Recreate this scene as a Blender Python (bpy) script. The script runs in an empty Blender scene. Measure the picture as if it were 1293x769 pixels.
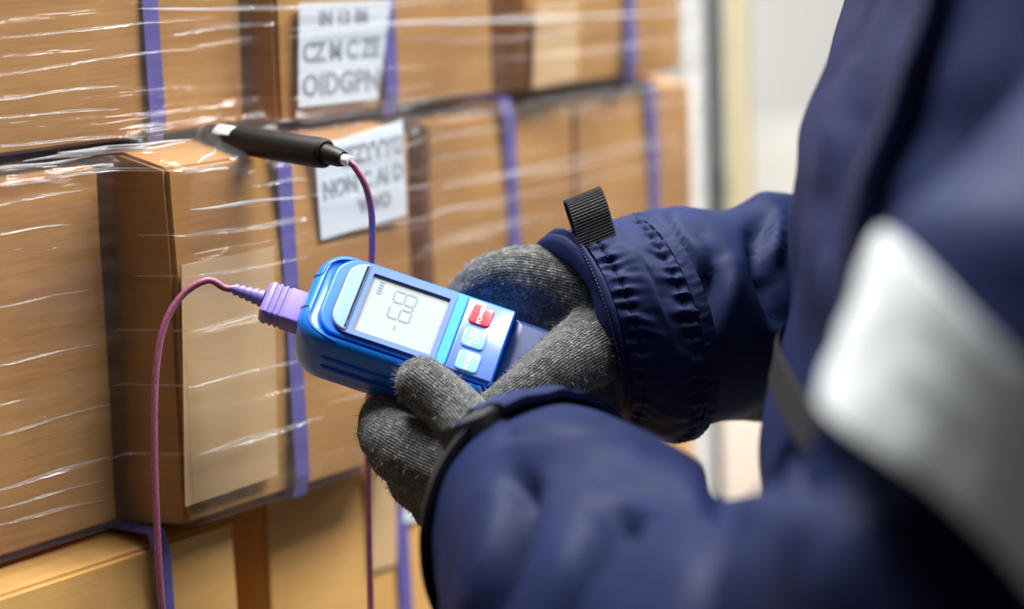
import bpy, bmesh, math, random
import numpy as np
from mathutils import Vector, Matrix, noise as mnoise

random.seed(7)
rng = np.random.default_rng(7)
SC = bpy.context.scene
COL = SC.collection

# ------------------------------------------------------------------ camera frame (survey of the place)
F = 3125.0
CX, CY = 646.5, 384.5
_D = np.array([1270 - 646.5, 19300.0, F]); _D /= np.linalg.norm(_D)
_W = np.array([2865 - 646.5, -202 - 384.5, F]); _W /= np.linalg.norm(_W)
_U = -_D
_W = _W - (_W @ _U) * _U; _W /= np.linalg.norm(_W)
_N = np.cross(_W, _U)
R = np.array([_N, _W, _U])            # optical axes -> world axes (X out of the carton wall, Y along it, Z up)
def camv(x, y, d): return np.array([(x - CX) / F * d, (y - CY) / F * d, d])
S = 1.07                                # scale of the carton wall against the first survey
C = np.array([0, 0, 1.30]) - R @ camv(258, 172, 1.25 * S)
def px(x, y, d): return C + R @ camv(x, y, d)          # a measured point of the place
def wall(x, y, X=0.0):                                  # a measured point of a plane parallel to the carton wall
    v = R @ camv(x, y, 1.0)
    return C + v * ((X - C[0]) / v[0])
RIGHT, DOWN, FWD = R[:, 0], R[:, 1], R[:, 2]

cam_d = bpy.data.cameras.new('camera'); cam = bpy.data.objects.new('camera', cam_d); COL.objects.link(cam)
cam.matrix_world = Matrix([[RIGHT[i], -DOWN[i], -FWD[i], C[i]] for i in range(3)] + [[0, 0, 0, 1]])
cam_d.sensor_width = 36.0; cam_d.sensor_fit = 'HORIZONTAL'; cam_d.lens = F / 1293 * 36.0
cam_d.clip_start = 0.05; cam_d.clip_end = 60
cam_d.dof.use_dof = True; cam_d.dof.focus_distance = 1.245; cam_d.dof.aperture_fstop = 2.75
SC.camera = cam

# ------------------------------------------------------------------ light
wd = bpy.data.worlds.new('hall_air'); SC.world = wd; wd.use_nodes = True
bg = wd.node_tree.nodes['Background']; bg.inputs[0].default_value = (0.86, 0.93, 1.0, 1); bg.inputs[1].default_value = 0.03
SC.view_settings.view_transform = 'Standard'; SC.view_settings.look = 'None'
SC.view_settings.gamma = 1.0; SC.view_settings.use_curve_mapping = False
SC.view_settings.exposure = -0.26
LAMPS = [  # x, y, z, size along x, size along y, power
    (1.15, 1.25, 3.05, 0.8, 2.2, 225.0),
    (-0.30, 0.10, 3.05, 0.7, 0.9, 150.0),
    (1.2, 4.2, 3.05, 2.6, 2.0, 150.0),
]

# ------------------------------------------------------------------ materials
def new_mat(name):
    m = bpy.data.materials.new(name); m.use_nodes = True
    nt = m.node_tree; b = nt.nodes['Principled BSDF']
    return m, nt, b
def lin(r, g, b):
    f = lambda c: (c / 255 / 12.92) if c / 255 <= 0.04045 else ((c / 255 + 0.055) / 1.055) ** 2.4
    return (f(r), f(g), f(b), 1)
def coords(nt, scale=(1, 1, 1), kind='Object'):
    tc = nt.nodes.new('ShaderNodeTexCoord'); mp = nt.nodes.new('ShaderNodeMapping')
    mp.inputs['Scale'].default_value = scale
    nt.links.new(tc.outputs[kind], mp.inputs['Vector'])
    return mp.outputs['Vector']
def noise_tex(nt, vec, scale, detail=4, rough=0.6):
    n = nt.nodes.new('ShaderNodeTexNoise'); n.inputs['Scale'].default_value = scale
    n.inputs['Detail'].default_value = detail; n.inputs['Roughness'].default_value = rough
    nt.links.new(vec, n.inputs['Vector'])
    return n.outputs['Fac']
def ramp(nt, fac, stops):
    r = nt.nodes.new('ShaderNodeValToRGB')
    e = r.color_ramp.elements
    while len(e) < len(stops): e.new(0.5)
    for k, (p, c) in enumerate(stops): e[k].position = p; e[k].color = c
    nt.links.new(fac, r.inputs['Fac'])
    return r.outputs['Color']
def bump(nt, b, height, strength, dist):
    bp = nt.nodes.new('ShaderNodeBump'); bp.inputs['Strength'].default_value = strength
    bp.inputs['Distance'].default_value = dist
    nt.links.new(height, bp.inputs['Height']); nt.links.new(bp.outputs['Normal'], b.inputs['Normal'])
    return bp
def plain(name, col, rough=0.5, metal=0.0, coat=0.0, var=0.06, scale=40.0, bumps=0.0, bdist=0.001, spec=0.5):
    m, nt, b = new_mat(name)
    v = coords(nt)
    n = noise_tex(nt, v, scale)
    lo = tuple(c * (1 - var) for c in col[:3]) + (1,); hi = tuple(min(1, c * (1 + var)) for c in col[:3]) + (1,)
    nt.links.new(ramp(nt, n, [(0.3, lo), (0.7, hi)]), b.inputs['Base Color'])
    b.inputs['Roughness'].default_value = rough; b.inputs['Metallic'].default_value = metal
    b.inputs['Coat Weight'].default_value = coat; b.inputs['Specular IOR Level'].default_value = spec
    if bumps: bump(nt, b, n, bumps, bdist)
    return m

def cardboard(name, lo, hi):
    m, nt, b = new_mat(name)
    fib = noise_tex(nt, coords(nt, (6, 9, 160)), 3.0, 5, 0.7)
    blot = noise_tex(nt, coords(nt, (1, 1, 1)), 7.0, 3)
    mx = nt.nodes.new('ShaderNodeMath'); mx.operation = 'MULTIPLY_ADD'; mx.inputs[1].default_value = 0.35
    nt.links.new(fib, mx.inputs[0])
    sc = nt.nodes.new('ShaderNodeMath'); sc.operation = 'MULTIPLY'; sc.inputs[1].default_value = 0.65
    nt.links.new(blot, sc.inputs[0]); nt.links.new(sc.outputs[0], mx.inputs[2])
    nt.links.new(ramp(nt, mx.outputs[0], [(0.36, lo), (0.62, hi)]), b.inputs['Base Color'])
    b.inputs['Roughness'].default_value = 0.75
    bump(nt, b, fib, 0.25, 0.0006)
    return m
M = {}
M['card'] = cardboard('brown_cardboard', lin(152, 104, 46), lin(190, 140, 70))
M['card_light'] = cardboard('clean_cardboard', lin(196, 148, 82), lin(214, 166, 98))
M['strap'] = plain('violet_strap', lin(94, 88, 160), 0.35, var=0.12, scale=90)
M['paper'] = plain('white_paper', lin(214, 224, 232), 0.6, var=0.02)
M['ink'] = plain('grey_ink', lin(146, 154, 164), 0.7)
M['tape'] = plain('pale_tape', lin(202, 168, 124), 0.45, var=0.05)
M['black_plastic'] = plain('black_plastic', lin(10, 10, 11), 0.5, var=0.2, scale=300, bumps=0.15, bdist=0.0004, spec=0.25)
M['ferrule'] = plain('grey_ferrule', lin(150, 140, 128), 0.3, metal=0.5)
M['white_plastic'] = plain('white_plastic', lin(232, 236, 238), 0.4, var=0.02)
M['steel'] = plain('steel', lin(190, 190, 190), 0.25, metal=1.0)
M['lilac'] = plain('lilac_plastic', lin(122, 106, 188), 0.38, var=0.04)
M['boot_blue'] = plain('bright_blue_rubber', lin(5, 110, 216), 0.36, var=0.03, coat=0.25)
M['frame_blue'] = plain('deep_blue_plastic', lin(2, 100, 226), 0.38, var=0.03)
M['tail_shaded_blue'] = plain('shaded_blue_plastic', lin(10, 40, 96), 0.45, var=0.05)  # shell blue with the tail's shade put into the colour
M['bezel'] = plain('periwinkle_painted_sheen', lin(98, 124, 204), 0.22, var=0.02, coat=0.4)  # the panel's bright reflection is put into a lighter base blue
M['cap_window'] = plain('pale_steel_blue_plastic', lin(128, 160, 204), 0.3, var=0.02, coat=0.2)
M['stripe'] = plain('sky_blue_strip', lin(52, 150, 238), 0.3, var=0.02)
M['keypad'] = plain('pale_periwinkle_painted_sheen', lin(104, 134, 220), 0.22, var=0.02, coat=0.5)  # base blue paled to carry the panel's gloss reflection
M['key_red'] = plain('red_key', lin(242, 62, 78), 0.3, var=0.02, coat=0.3)
M['key_blue'] = plain('pale_blue_key', lin(118, 182, 236), 0.3, var=0.02, coat=0.3)
M['print_white'] = plain('white_print', lin(250, 252, 252), 0.5, var=0.0)
M['lcd'] = plain('lcd_white', lin(140, 150, 150), 0.4, var=0.01)
M['lcd_ink'] = plain('lcd_grey', lin(112, 124, 134), 0.5, var=0.0)
M['navy_line'] = plain('navy_groove', lin(16, 40, 110), 0.5)
M['webbing_dark'] = plain('charcoal_hook_tape', lin(46, 46, 48), 0.8, var=0.3, scale=500, bumps=0.5)
M['thread'] = plain('navy_thread', lin(18, 24, 58), 0.75, var=0.2, scale=300)
M['reflective'] = plain('grey_reflective_tape', lin(222, 230, 234), 0.5, var=0.07, scale=14)
M['zip_tape'] = plain('black_tape', lin(14, 14, 18), 0.6)
M['skin'] = plain('skin', lin(206, 160, 132), 0.5, var=0.05)
M['hair'] = plain('dark_hair', lin(28, 22, 20), 0.5, var=0.3, scale=200)
M['eye'] = plain('eye_white', lin(235, 232, 226), 0.2)
M['trouser'] = plain('navy_trouser_cloth', lin(22, 28, 58), 0.7, var=0.1, scale=60)
M['boot'] = plain('black_rubber', lin(20, 20, 20), 0.5)
M['floor'] = plain('pale_concrete', lin(88, 88, 87), 0.55, var=0.08, scale=3)
M['wall_cream'] = plain('cream_panel', lin(200, 199, 196), 0.6, var=0.02, scale=2)
M['ceiling'] = plain('white_panel', lin(225, 226, 226), 0.7, var=0.02, scale=2)
M['post_white'] = plain('white_steel', lin(236, 240, 242), 0.4, var=0.03)
M['post_grey'] = plain('grey_steel', lin(62, 69, 75), 0.4, var=0.1, scale=8)
M['guard_yellow'] = plain('pale_yellow_guard', lin(208, 198, 164), 0.5, var=0.03)
M['wood'] = cardboard('pallet_wood', lin(150, 112, 70), lin(190, 150, 100))
M['white_load'] = plain('white_wrapped_film', lin(198, 196, 190), 0.35, var=0.05, scale=6)
M['panel_white'] = plain('white_insulation_skin', lin(226, 226, 222), 0.45, var=0.02, scale=5)
M['lamp_case'] = plain('lamp_case', lin(220, 220, 220), 0.5)

def jacket_mat(name, c1, c2, rough=0.58):
    m, nt, b = new_mat(name)
    v = coords(nt)
    n = noise_tex(nt, v, 9.0, 3)
    nt.links.new(ramp(nt, n, [(0.3, c1), (0.7, c2)]), b.inputs['Base Color'])
    b.inputs['Roughness'].default_value = rough
    b.inputs['Specular IOR Level'].default_value = 0.09
    fine = noise_tex(nt, v, 900.0, 2)
    mid = noise_tex(nt, coords(nt, (1, 1, 0.45)), 30.0, 3, 0.45)
    ad = nt.nodes.new('ShaderNodeMath'); ad.operation = 'MULTIPLY_ADD'; ad.inputs[1].default_value = 0.03
    nt.links.new(fine, ad.inputs[0]); nt.links.new(mid, ad.inputs[2])
    bump(nt, b, ad.outputs[0], 0.35, 0.006)
    return m
M['jacket'] = jacket_mat('navy_nylon', lin(23, 32, 65), lin(30, 41, 78))
M['jacket_trim'] = jacket_mat('navy_nylon_trim', lin(23, 32, 64), lin(30, 40, 76), 0.6)

def knit_mat():
    m, nt, b = new_mat('grey_melange_knit')
    at = nt.nodes.new('ShaderNodeAttribute'); at.attribute_name = 'rib'
    au = nt.nodes.new('ShaderNodeAttribute'); au.attribute_name = 'along'
    wob = noise_tex(nt, coords(nt), 120.0, 2)
    def math(op, a, bb):
        n = nt.nodes.new('ShaderNodeMath'); n.operation = op
        for k, q in enumerate((a, bb)):
            if isinstance(q, (int, float)): n.inputs[k].default_value = q
            else: nt.links.new(q, n.inputs[k])
        return n.outputs[0]
    r1 = math('ADD', math('MULTIPLY', at.outputs['Fac'], 6.28318), math('MULTIPLY', wob, 2.6))
    s = math('MULTIPLY_ADD', math('SINE', r1, 0), 0.5)
    s.node.inputs[2].default_value = 0.5
    st = math('MULTIPLY_ADD', math('SINE', math('ADD', math('MULTIPLY', au.outputs['Fac'], 3300.0), math('MULTIPLY', at.outputs['Fac'], 3.14159)), 0), 0.5)
    st.node.inputs[2].default_value = 0.5
    sp = noise_tex(nt, coords(nt), 700.0, 3, 0.75)
    sp2 = noise_tex(nt, coords(nt), 260.0, 2, 0.6)
    h = math('ADD', math('ADD', math('MULTIPLY', s, 0.48), math('MULTIPLY', st, 0.18)), math('MULTIPLY', sp, 0.6))
    cfac = math('ADD', math('MULTIPLY', sp, 0.64), math('ADD', math('MULTIPLY', s, 0.08), math('MULTIPLY', sp2, 0.30)))
    nt.links.new(ramp(nt, cfac, [(0.36, lin(20, 21, 23)), (0.50, lin(62, 64, 65)), (0.60, lin(98, 100, 99)), (0.72, lin(180, 180, 176))]), b.inputs['Base Color'])
    b.inputs['Roughness'].default_value = 0.95; b.inputs['Sheen Weight'].default_value = 0.25
    b.inputs['Specular IOR Level'].default_value = 0.1
    bump(nt, b, h, 0.9, 0.0011)
    return m
M['knit'] = knit_mat()
M['fuzz'] = plain('grey_wool_fibre', lin(120, 120, 118), 0.9)

def cable_mat():
    m, nt, b = new_mat('mauve_braided_cable')
    n = noise_tex(nt, coords(nt), 900.0, 2)
    nt.links.new(ramp(nt, n, [(0.35, lin(132, 72, 100)), (0.65, lin(166, 98, 128))]), b.inputs['Base Color'])
    b.inputs['Roughness'].default_value = 0.42
    bump(nt, b, n, 0.3, 0.0004)
    return m
M['cable'] = cable_mat()

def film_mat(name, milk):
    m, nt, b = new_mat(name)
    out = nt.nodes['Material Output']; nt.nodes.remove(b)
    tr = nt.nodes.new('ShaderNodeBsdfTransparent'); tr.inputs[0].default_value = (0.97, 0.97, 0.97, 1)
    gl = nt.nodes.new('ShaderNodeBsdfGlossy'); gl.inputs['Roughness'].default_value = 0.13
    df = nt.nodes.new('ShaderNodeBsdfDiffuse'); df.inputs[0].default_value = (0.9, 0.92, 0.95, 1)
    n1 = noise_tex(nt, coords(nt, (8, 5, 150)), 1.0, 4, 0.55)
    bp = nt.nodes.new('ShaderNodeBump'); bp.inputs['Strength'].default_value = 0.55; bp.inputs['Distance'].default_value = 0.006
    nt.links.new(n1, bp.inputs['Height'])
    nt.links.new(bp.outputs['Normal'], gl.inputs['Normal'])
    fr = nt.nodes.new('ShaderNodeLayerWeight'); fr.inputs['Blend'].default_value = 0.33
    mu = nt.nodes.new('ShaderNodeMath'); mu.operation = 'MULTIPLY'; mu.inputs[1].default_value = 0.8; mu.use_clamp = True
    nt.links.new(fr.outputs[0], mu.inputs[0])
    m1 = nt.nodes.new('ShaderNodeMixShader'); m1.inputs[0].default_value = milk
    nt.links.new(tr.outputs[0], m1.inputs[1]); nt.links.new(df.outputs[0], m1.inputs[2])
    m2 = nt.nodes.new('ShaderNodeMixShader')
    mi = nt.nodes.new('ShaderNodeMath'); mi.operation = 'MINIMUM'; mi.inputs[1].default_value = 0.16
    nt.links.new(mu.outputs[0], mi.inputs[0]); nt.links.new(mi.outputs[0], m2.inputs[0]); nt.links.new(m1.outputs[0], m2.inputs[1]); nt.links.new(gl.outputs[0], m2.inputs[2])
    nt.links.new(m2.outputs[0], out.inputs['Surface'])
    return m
M['film'] = film_mat('clear_stretch_film', 0.03)
M['film_fold_glint'] = film_mat('folded_film_painted_glint', 0.07)  # fold streaks, part of their glint painted as white diffuse
M['film_bright_glint'] = film_mat('creased_film_painted_glint', 0.34)  # brightest streaks, highlight painted as a stronger white diffuse

# ------------------------------------------------------------------ helpers
def link(name, me, mat=None, parent=None, smooth=True):
    o = bpy.data.objects.new(name, me); COL.objects.link(o)
    if mat is not None and len(me.materials) == 0: me.materials.append(mat)
    if smooth and len(me.polygons):
        me.polygons.foreach_set('use_smooth', [True] * len(me.polygons))
    if parent is not None: o.parent = parent
    return o
def mesh_from(name, v, f):
    me = bpy.data.meshes.new(name); me.from_pydata([tuple(map(float, p)) for p in v], [], f); me.update()
    bm = bmesh.new(); bm.from_mesh(me); bmesh.ops.recalc_face_normals(bm, faces=bm.faces); bm.to_mesh(me); bm.free()
    return me
def local(v, parent):
    if parent is None: return np.asarray(v)
    o = parent
    off = np.zeros(3)
    while o is not None:
        off = off + np.array(o.location); o = o.parent
    return np.asarray(v) - off
def build(name, v, f, mat, parent=None, smooth=True):     # world coordinates, parents unrotated
    return link(name, mesh_from(name, local(v, parent), f), mat, parent, smooth)
def sharp(o, deg=35):
    o.data.set_sharp_from_angle(angle=math.radians(deg)); return o
def tag(o, label=None, cat=None, group=None, kind=None):
    if label: o['label'] = label
    if cat: o['category'] = cat
    if group: o['group'] = group
    if kind: o['kind'] = kind
    return o
def thing(name, loc, label, cat, group=None):
    o = bpy.data.objects.new(name, None); COL.objects.link(o); o.location = tuple(map(float, loc)); o.empty_display_size = 0.05
    return tag(o, label, cat, group)
class MB:
    def __init__(s): s.v = []; s.f = []
    def add(s, v, f):
        n = len(s.v); s.v += [tuple(p) for p in v]; s.f += [tuple(i + n for i in q) for q in f]
    def box(s, a, b):
        x0, y0, z0 = a; x1, y1, z1 = b
        s.add([(x0,y0,z0),(x1,y0,z0),(x1,y1,z0),(x0,y1,z0),(x0,y0,z1),(x1,y0,z1),(x1,y1,z1),(x0,y1,z1)],
              [(0,3,2,1),(4,5,6,7),(0,1,5,4),(1,2,6,5),(2,3,7,6),(3,0,4,7)])
def bevel_box(name, a, b, r, mat, parent=None, seg=2, mesh_only=False):
    mb = MB(); mb.box(a, b)
    me = mesh_from(name, mb.v, mb.f)
    bm = bmesh.new(); bm.from_mesh(me)
    bmesh.ops.bevel(bm, geom=list(bm.edges), offset=r, segments=seg, affect='EDGES', profile=0.5)
    bm.to_mesh(me); bm.free()
    return sharp(link(name, me, mat, parent))
def catmull(P, n):
    P = np.asarray(P, float); out = []
    Q = np.vstack([2 * P[0] - P[1], P, 2 * P[-1] - P[-2]])
    for i in range(1, len(Q) - 2):
        for t in np.linspace(0, 1, n, endpoint=False):
            a, b, c, d = Q[i - 1], Q[i], Q[i + 1], Q[i + 2]
            out.append(0.5 * ((2 * b) + (c - a) * t + (2 * a - 5 * b + 4 * c - d) * t * t + (3 * b - a - 3 * c + d) * t ** 3))
    out.append(Q[-2]); return np.array(out)
def tube(path, rad, n=12, cap=True, flat=None):
    path = np.asarray(path, float); m = len(path)
    rad = np.broadcast_to(np.asarray(rad, float), (m,))
    T = np.gradient(path, axis=0); T /= np.linalg.norm(T, axis=1)[:, None] + 1e-12
    ref = np.array([0, 0, 1.0]) if abs(T[0][2]) < 0.9 else np.array([1.0, 0, 0])
    v = []; f = []
    nrm = np.cross(T[0], ref); nrm /= np.linalg.norm(nrm)
    for i in range(m):
        nrm = nrm - (nrm @ T[i]) * T[i]; nrm /= np.linalg.norm(nrm) + 1e-12
        bn = np.cross(T[i], nrm)
        for k in range(n):
            a = 2 * math.pi * k / n
            v.append(path[i] + rad[i] * (math.cos(a) * nrm + math.sin(a) * bn))
    for i in range(m - 1):
        for k in range(n):
            f.append((i * n + k, i * n + (k + 1) % n, (i + 1) * n + (k + 1) % n, (i + 1) * n + k))
    if cap:
        f.append(tuple(range(n - 1, -1, -1))); f.append(tuple((m - 1) * n + k for k in range(n)))
    return v, f
def lathe(p0, p1, prof, n=28):                            # prof: (fraction along p0->p1, radius)
    p0 = np.asarray(p0, float); p1 = np.asarray(p1, float)
    ax = p1 - p0; L = np.linalg.norm(ax); ax = ax / L
    ref = np.array([0, 0, 1.0]) if abs(ax[2]) < 0.9 else np.array([1.0, 0, 0])
    e1 = np.cross(ax, ref); e1 /= np.linalg.norm(e1); e2 = np.cross(ax, e1)
    v = []; f = []
    for t, r in prof:
        for k in range(n):
            a = 2 * math.pi * k / n
            v.append(p0 + ax * L * t + r * (math.cos(a) * e1 + math.sin(a) * e2))
    m = len(prof)
    for i in range(m - 1):
        for k in range(n):
            f.append((i * n + k, i * n + (k + 1) % n, (i + 1) * n + (k + 1) % n, (i + 1) * n + k))
    f.append(tuple(range(n - 1, -1, -1))); f.append(tuple((m - 1) * n + k for k in range(n)))
    return v, f
def text_mesh(name, txt, size, ext=0.0001, spacing=1.0, bold=0.0):
    cu = bpy.data.curves.new(name, 'FONT'); cu.body = txt; cu.size = size; cu.extrude = ext; cu.offset = bold
    cu.align_x = 'CENTER'; cu.align_y = 'CENTER'; cu.space_line = 0.85; cu.space_character = spacing; cu.resolution_u = 3
    ob = bpy.data.objects.new(name, cu); COL.objects.link(ob)
    bpy.context.view_layer.update()
    me = bpy.data.meshes.new_from_object(ob.evaluated_get(bpy.context.evaluated_depsgraph_get()))
    bpy.data.objects.remove(ob); bpy.data.curves.remove(cu)
    return me
def put_text(name, txt, size, mat, parent, origin, ex, ey, ez, ext=0.00015, spacing=1.0, bold=0.0):   # parent-local frame
    me = text_mesh(name, txt, size, ext, spacing, bold)
    me.transform(Matrix([[ex[i], ey[i], ez[i], origin[i]] for i in range(3)] + [[0, 0, 0, 1]]))
    me.materials.clear()
    return link(name, me, mat, parent, smooth=False)

# ------------------------------------------------------------------ the setting
def struct(name, a, b, mat):
    mb = MB(); mb.box(a, b)
    return tag(link(name, mesh_from(name, mb.v, mb.f), mat, None, False), kind='structure')
struct('floor', (-1.7, -3.2, -0.1), (6.5, 7.2, 0.0), M['floor'])
struct('wall_back', (-1.7, 7.0, 0.0), (6.5, 7.2, 3.3), M['wall_cream'])
struct('wall_left', (-1.7, -3.2, 0.0), (-1.5, 7.0, 3.3), M['wall_cream'])
struct('ceiling', (-1.7, -3.2, 3.3), (6.5, 7.2, 3.4), M['ceiling'])
struct('baseboard_back', (-1.5, 6.96, 0.0), (6.5, 7.0, 0.14), M['post_white'])

lamp_labels = ['ceiling lamp over the aisle beside the person', 'ceiling lamp over the near end of the carton pallet', 'ceiling lamp at the far end of the hall']
for (lx, ly, lz, sx, sy, pw), lab in zip(LAMPS, lamp_labels):
    t = thing('ceiling_light', (lx, ly, lz + 0.01), lab, 'ceiling light', 'ceiling lights of the hall')
    mb = MB(); mb.box((-sx/2-.02, -sy/2-.02, 0.0), (sx/2+.02, sy/2+.02, 0.06))
    link('lamp_case', mesh_from('lamp_case', mb.v, mb.f), M['lamp_case'], t, False)
    mb = MB()
    for qx in (-sx * .4, sx * .4):
        mb = MB(); mb.box((qx - .01, -.01, 0.06), (qx + .01, .01, 3.3 - lz - 0.01))
        link('hanger', mesh_from('hanger', mb.v, mb.f), M['steel'], t, False)
    ld = bpy.data.lights.new('lamp_light', 'AREA'); ld.shape = 'RECTANGLE'; ld.size = sx; ld.size_y = sy; ld.energy = pw
    ld.color = (1.0, 0.985, 0.96)
    lo = bpy.data.objects.new('lamp_light', ld); COL.objects.link(lo); lo.parent = t; lo.location = (0, 0, -0.012)

# ------------------------------------------------------------------ cartons
Z1, Z2, Z3 = 1.300, 1.300 - .186 * S, 1.300 - .372 * S          # undersides of the three rows
def carton(y0, y1, z0, z1, X, label, mat='card', strap=None, depth=0.30, group='cartons of the wrapped pallet'):
    y0, y1 = y0 * S, y1 * S
    if strap is not None: strap *= S
    t = thing('carton', (X - depth / 2, (y0 + y1) / 2, z0), label, 'carton', group)
    w = y1 - y0; h = z1 - z0; d = depth
    # body: a softly bulging box
    me = bpy.data.meshes.new('body'); bm = bmesh.new()
    nx, ny, nz = 8, 14, 12
    bmesh.ops.create_cube(bm, size=1.0)
    bmesh.ops.bevel(bm, geom=list(bm.edges), offset=0.010, segments=2, affect='EDGES')
    bmesh.ops.subdivide_edges(bm, edges=[e for e in bm.edges if e.calc_length() > 0.5], cuts=9, use_grid_fill=True)
    sd = random.random() * 50
    for v in bm.verts:
        x, y, z = v.co
        bul = (1 - (2 * y) ** 2) * (1 - (2 * z) ** 2) * 0.004
        nn = mnoise.noise(Vector((y * 3 + sd, z * 3, x * 2))) * 0.0016
        zz = (z + 0.5) * h
        ed = math.exp(-((0.5 - x) * d / .012) ** 2)
        zz += ed * (-.0075 * min(max((z - .3) / .2, 0), 1) + .004 * min(max((-z - .3) / .2, 0), 1))
        v.co = Vector((x * d + math.copysign(1, x) * (bul + nn), y * w, zz))
    bm.to_mesh(me); bm.free()
    sharp(link('body', me, M[mat], t), 40)
    # closing seam of the top flaps and the glued end flap
    mb = MB(); mb.box((-d * .46, -.0012, h), (d * .38, .0012, h + .0006))
    link('flap_seam', mesh_from('flap_seam', mb.v, mb.f), M['ink'], t, False)
    if strap is not None:
        ys = strap - (y0 + y1) / 2; sw = 0.0058; th = 0.0009; o = 0.0045
        ring = [(-d/2-o, -.0), (d/2+o*.2, -.0), (d/2+o, .012), (d/2+o, h-.012), (d/2+o*.2, h+.0008), (-d/2-o*.2, h+.0008), (-d/2-o, h-.012), (-d/2-o, .012)]
        v = []; f = []; n = len(ring)
        for dx in (0, th):
            for (a, b) in ring:
                s = 1 + dx / (d / 2)
                for yy in (-sw, sw):
                    v.append((a * s, ys + yy + (b / h - .5) * -.004, b if dx == 0 else b + (dx if b > h / 2 else -dx * .2)))
        for L in range(2):
            for i in range(n):
                j = (i + 1) % n; q = (L*2*n + 2*i, L*2*n + 2*i + 1, L*2*n + 2*j + 1, L*2*n + 2*j)
                f.append(q)
        for e in range(2):
            for i in range(n):
                j = (i + 1) % n; f.append((2*i + e, 2*j + e, 2*n + 2*j + e, 2*n + 2*i + e))
        tag(link('strap', mesh_from('strap', v, f), M['strap'], t, False), 'violet plastic strap')
    return t
def front_sheet(t, name, corners, X, mat, th=0.0006, label=None):   # a sheet lying on a carton's front; corners are measured points
    v = [local(wall(x, y, X), t) for x, y in corners]
    n = np.array([1.0, 0, 0])
    vv = [p for p in v] + [p + n * th for p in v]
    k = len(v)
    f = [tuple(range(k))[::-1], tuple(range(k, 2 * k))] + [(i, (i + 1) % k, (i + 1) % k + k, i + k) for i in range(k)]
    o = link(name, mesh_from(name, vv, f), M[mat], t, False)
    if label: o['label'] = label
    return o, v
def print_lines(sheet, v, rows, X_off=0.0007):
    v = np.array(v); o = v[3]; ex = v[2] - v[3]; ey = v[0] - v[3]        # corners TL, TR, BR, BL
    W_ = np.linalg.norm(ex); H_ = np.linalg.norm(ey); ux = ex / W_; uy = ey / H_
    for txt, fx, fy, size, sp in rows:
        c = o + ex * fx + ey * fy + np.array([X_off, 0, 0])
        put_text('lettering', txt, size, M['ink'], sheet, c, ux, uy, np.array([1.0, 0, 0]), 0.0001, sp, .0007)

XA, XB, XC, XD, XE = 0.0, 0.0380, 0.0175, 0.0280, 0.0180      # how far each carton stands out of the stack
H1 = .186 * S
F0 = 0.005   # sheets lie clear of the bulging fronts
A1 = carton(-0.24, 0.033, Z1, Z1 + H1, XA, 'brown carton with one violet strap directly above the black probe', strap=-0.040)
A2 = carton(0.040, 0.230, Z1, Z1 + H1, XC, 'brown carton in the top row carrying a white printed label', strap=0.127)
A3 = carton(0.249, 0.422, Z1, Z1 + H1, XD, 'brown carton at the far right end of the top row', strap=0.355)
B1 = carton(-0.30, -0.076, Z2, Z1 - .0015, XA, 'strapless brown carton at the left edge, middle row, under the film gap')
B2 = carton(-0.066, 0.123, Z2, Z1 - .0015, XB, 'brown carton behind the blue meter with a tilted white label near its top', strap=0.015)
B3 = carton(0.164, 0.310, Z2, Z1 - .0015, XE, 'brown carton right of the tilted label, with a strap along its edge', strap=0.239)
B4 = carton(0.312, 0.449, Z2, Z1 - .0015, XE, 'brown carton at the far right end of the middle row above the sleeve', strap=0.395)
C1 = carton(-0.30, -0.012, Z3, Z2 - .0015, XA + .020, 'clean tan carton at the lower left below the film, strap folded over its top', mat='card_light', strap=-0.070)
C2 = carton(0.028, 0.226, Z3, Z2 - .0015, XA + .004, 'clean tan carton in the bottom row left of the knit glove', mat='card_light', strap=0.139)
C3 = carton(0.240, 0.470, Z3, Z2 - .0015, XA, 'clean tan carton glimpsed between the two sleeves', mat='card_light', strap=0.36)

s, v = front_sheet(A2, 'printed_label', [(377, 4), (493, 0), (476, 125), (376, 136)], XC + F0, 'paper', label='white paper label with blurred print')
print_lines(s, v, [('IN 12 IM', .55, .83, .0105, 1.15), ('CZ M C ZE', .53, .51, .0150, 0.95), ('OIDGPN', .53, .19, .0175, 1.05)])
s, v = front_sheet(B2, 'printed_label', [(396, 186), (507, 152), (513, 271), (405, 303)], XB + F0, 'paper', label='white paper label with three lines of blurred print')
print_lines(s, v, [('ZZYVYG', .66, .80, .0140, 1.0), ('NON C AI D', .52, .50, .0130, 1.0), ('VIIVO', .63, .23, .0115, 1.0)])
front_sheet(B2, 'tape_patch', [(228, 335), (345, 312), (350, 600), (233, 640)], XB + F0, 'tape', label='pale stained patch')  # sheet a little paler than the carton front
front_sheet(A3, 'tape_patch', [(676, 0), (730, 0), (728, 100), (672, 112)], XD + F0, 'tape', label='pale patch')
front_sheet(C2, 'tape_patch', [(468, 592), (500, 586), (500, 712), (468, 722)], .004 + F0, 'tape', label='pale patch')
front_sheet(C2, 'sticker', [(509, 632), (530, 628), (530, 656), (509, 660)], .004 + F0, 'paper', label='small white sticker')
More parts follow.
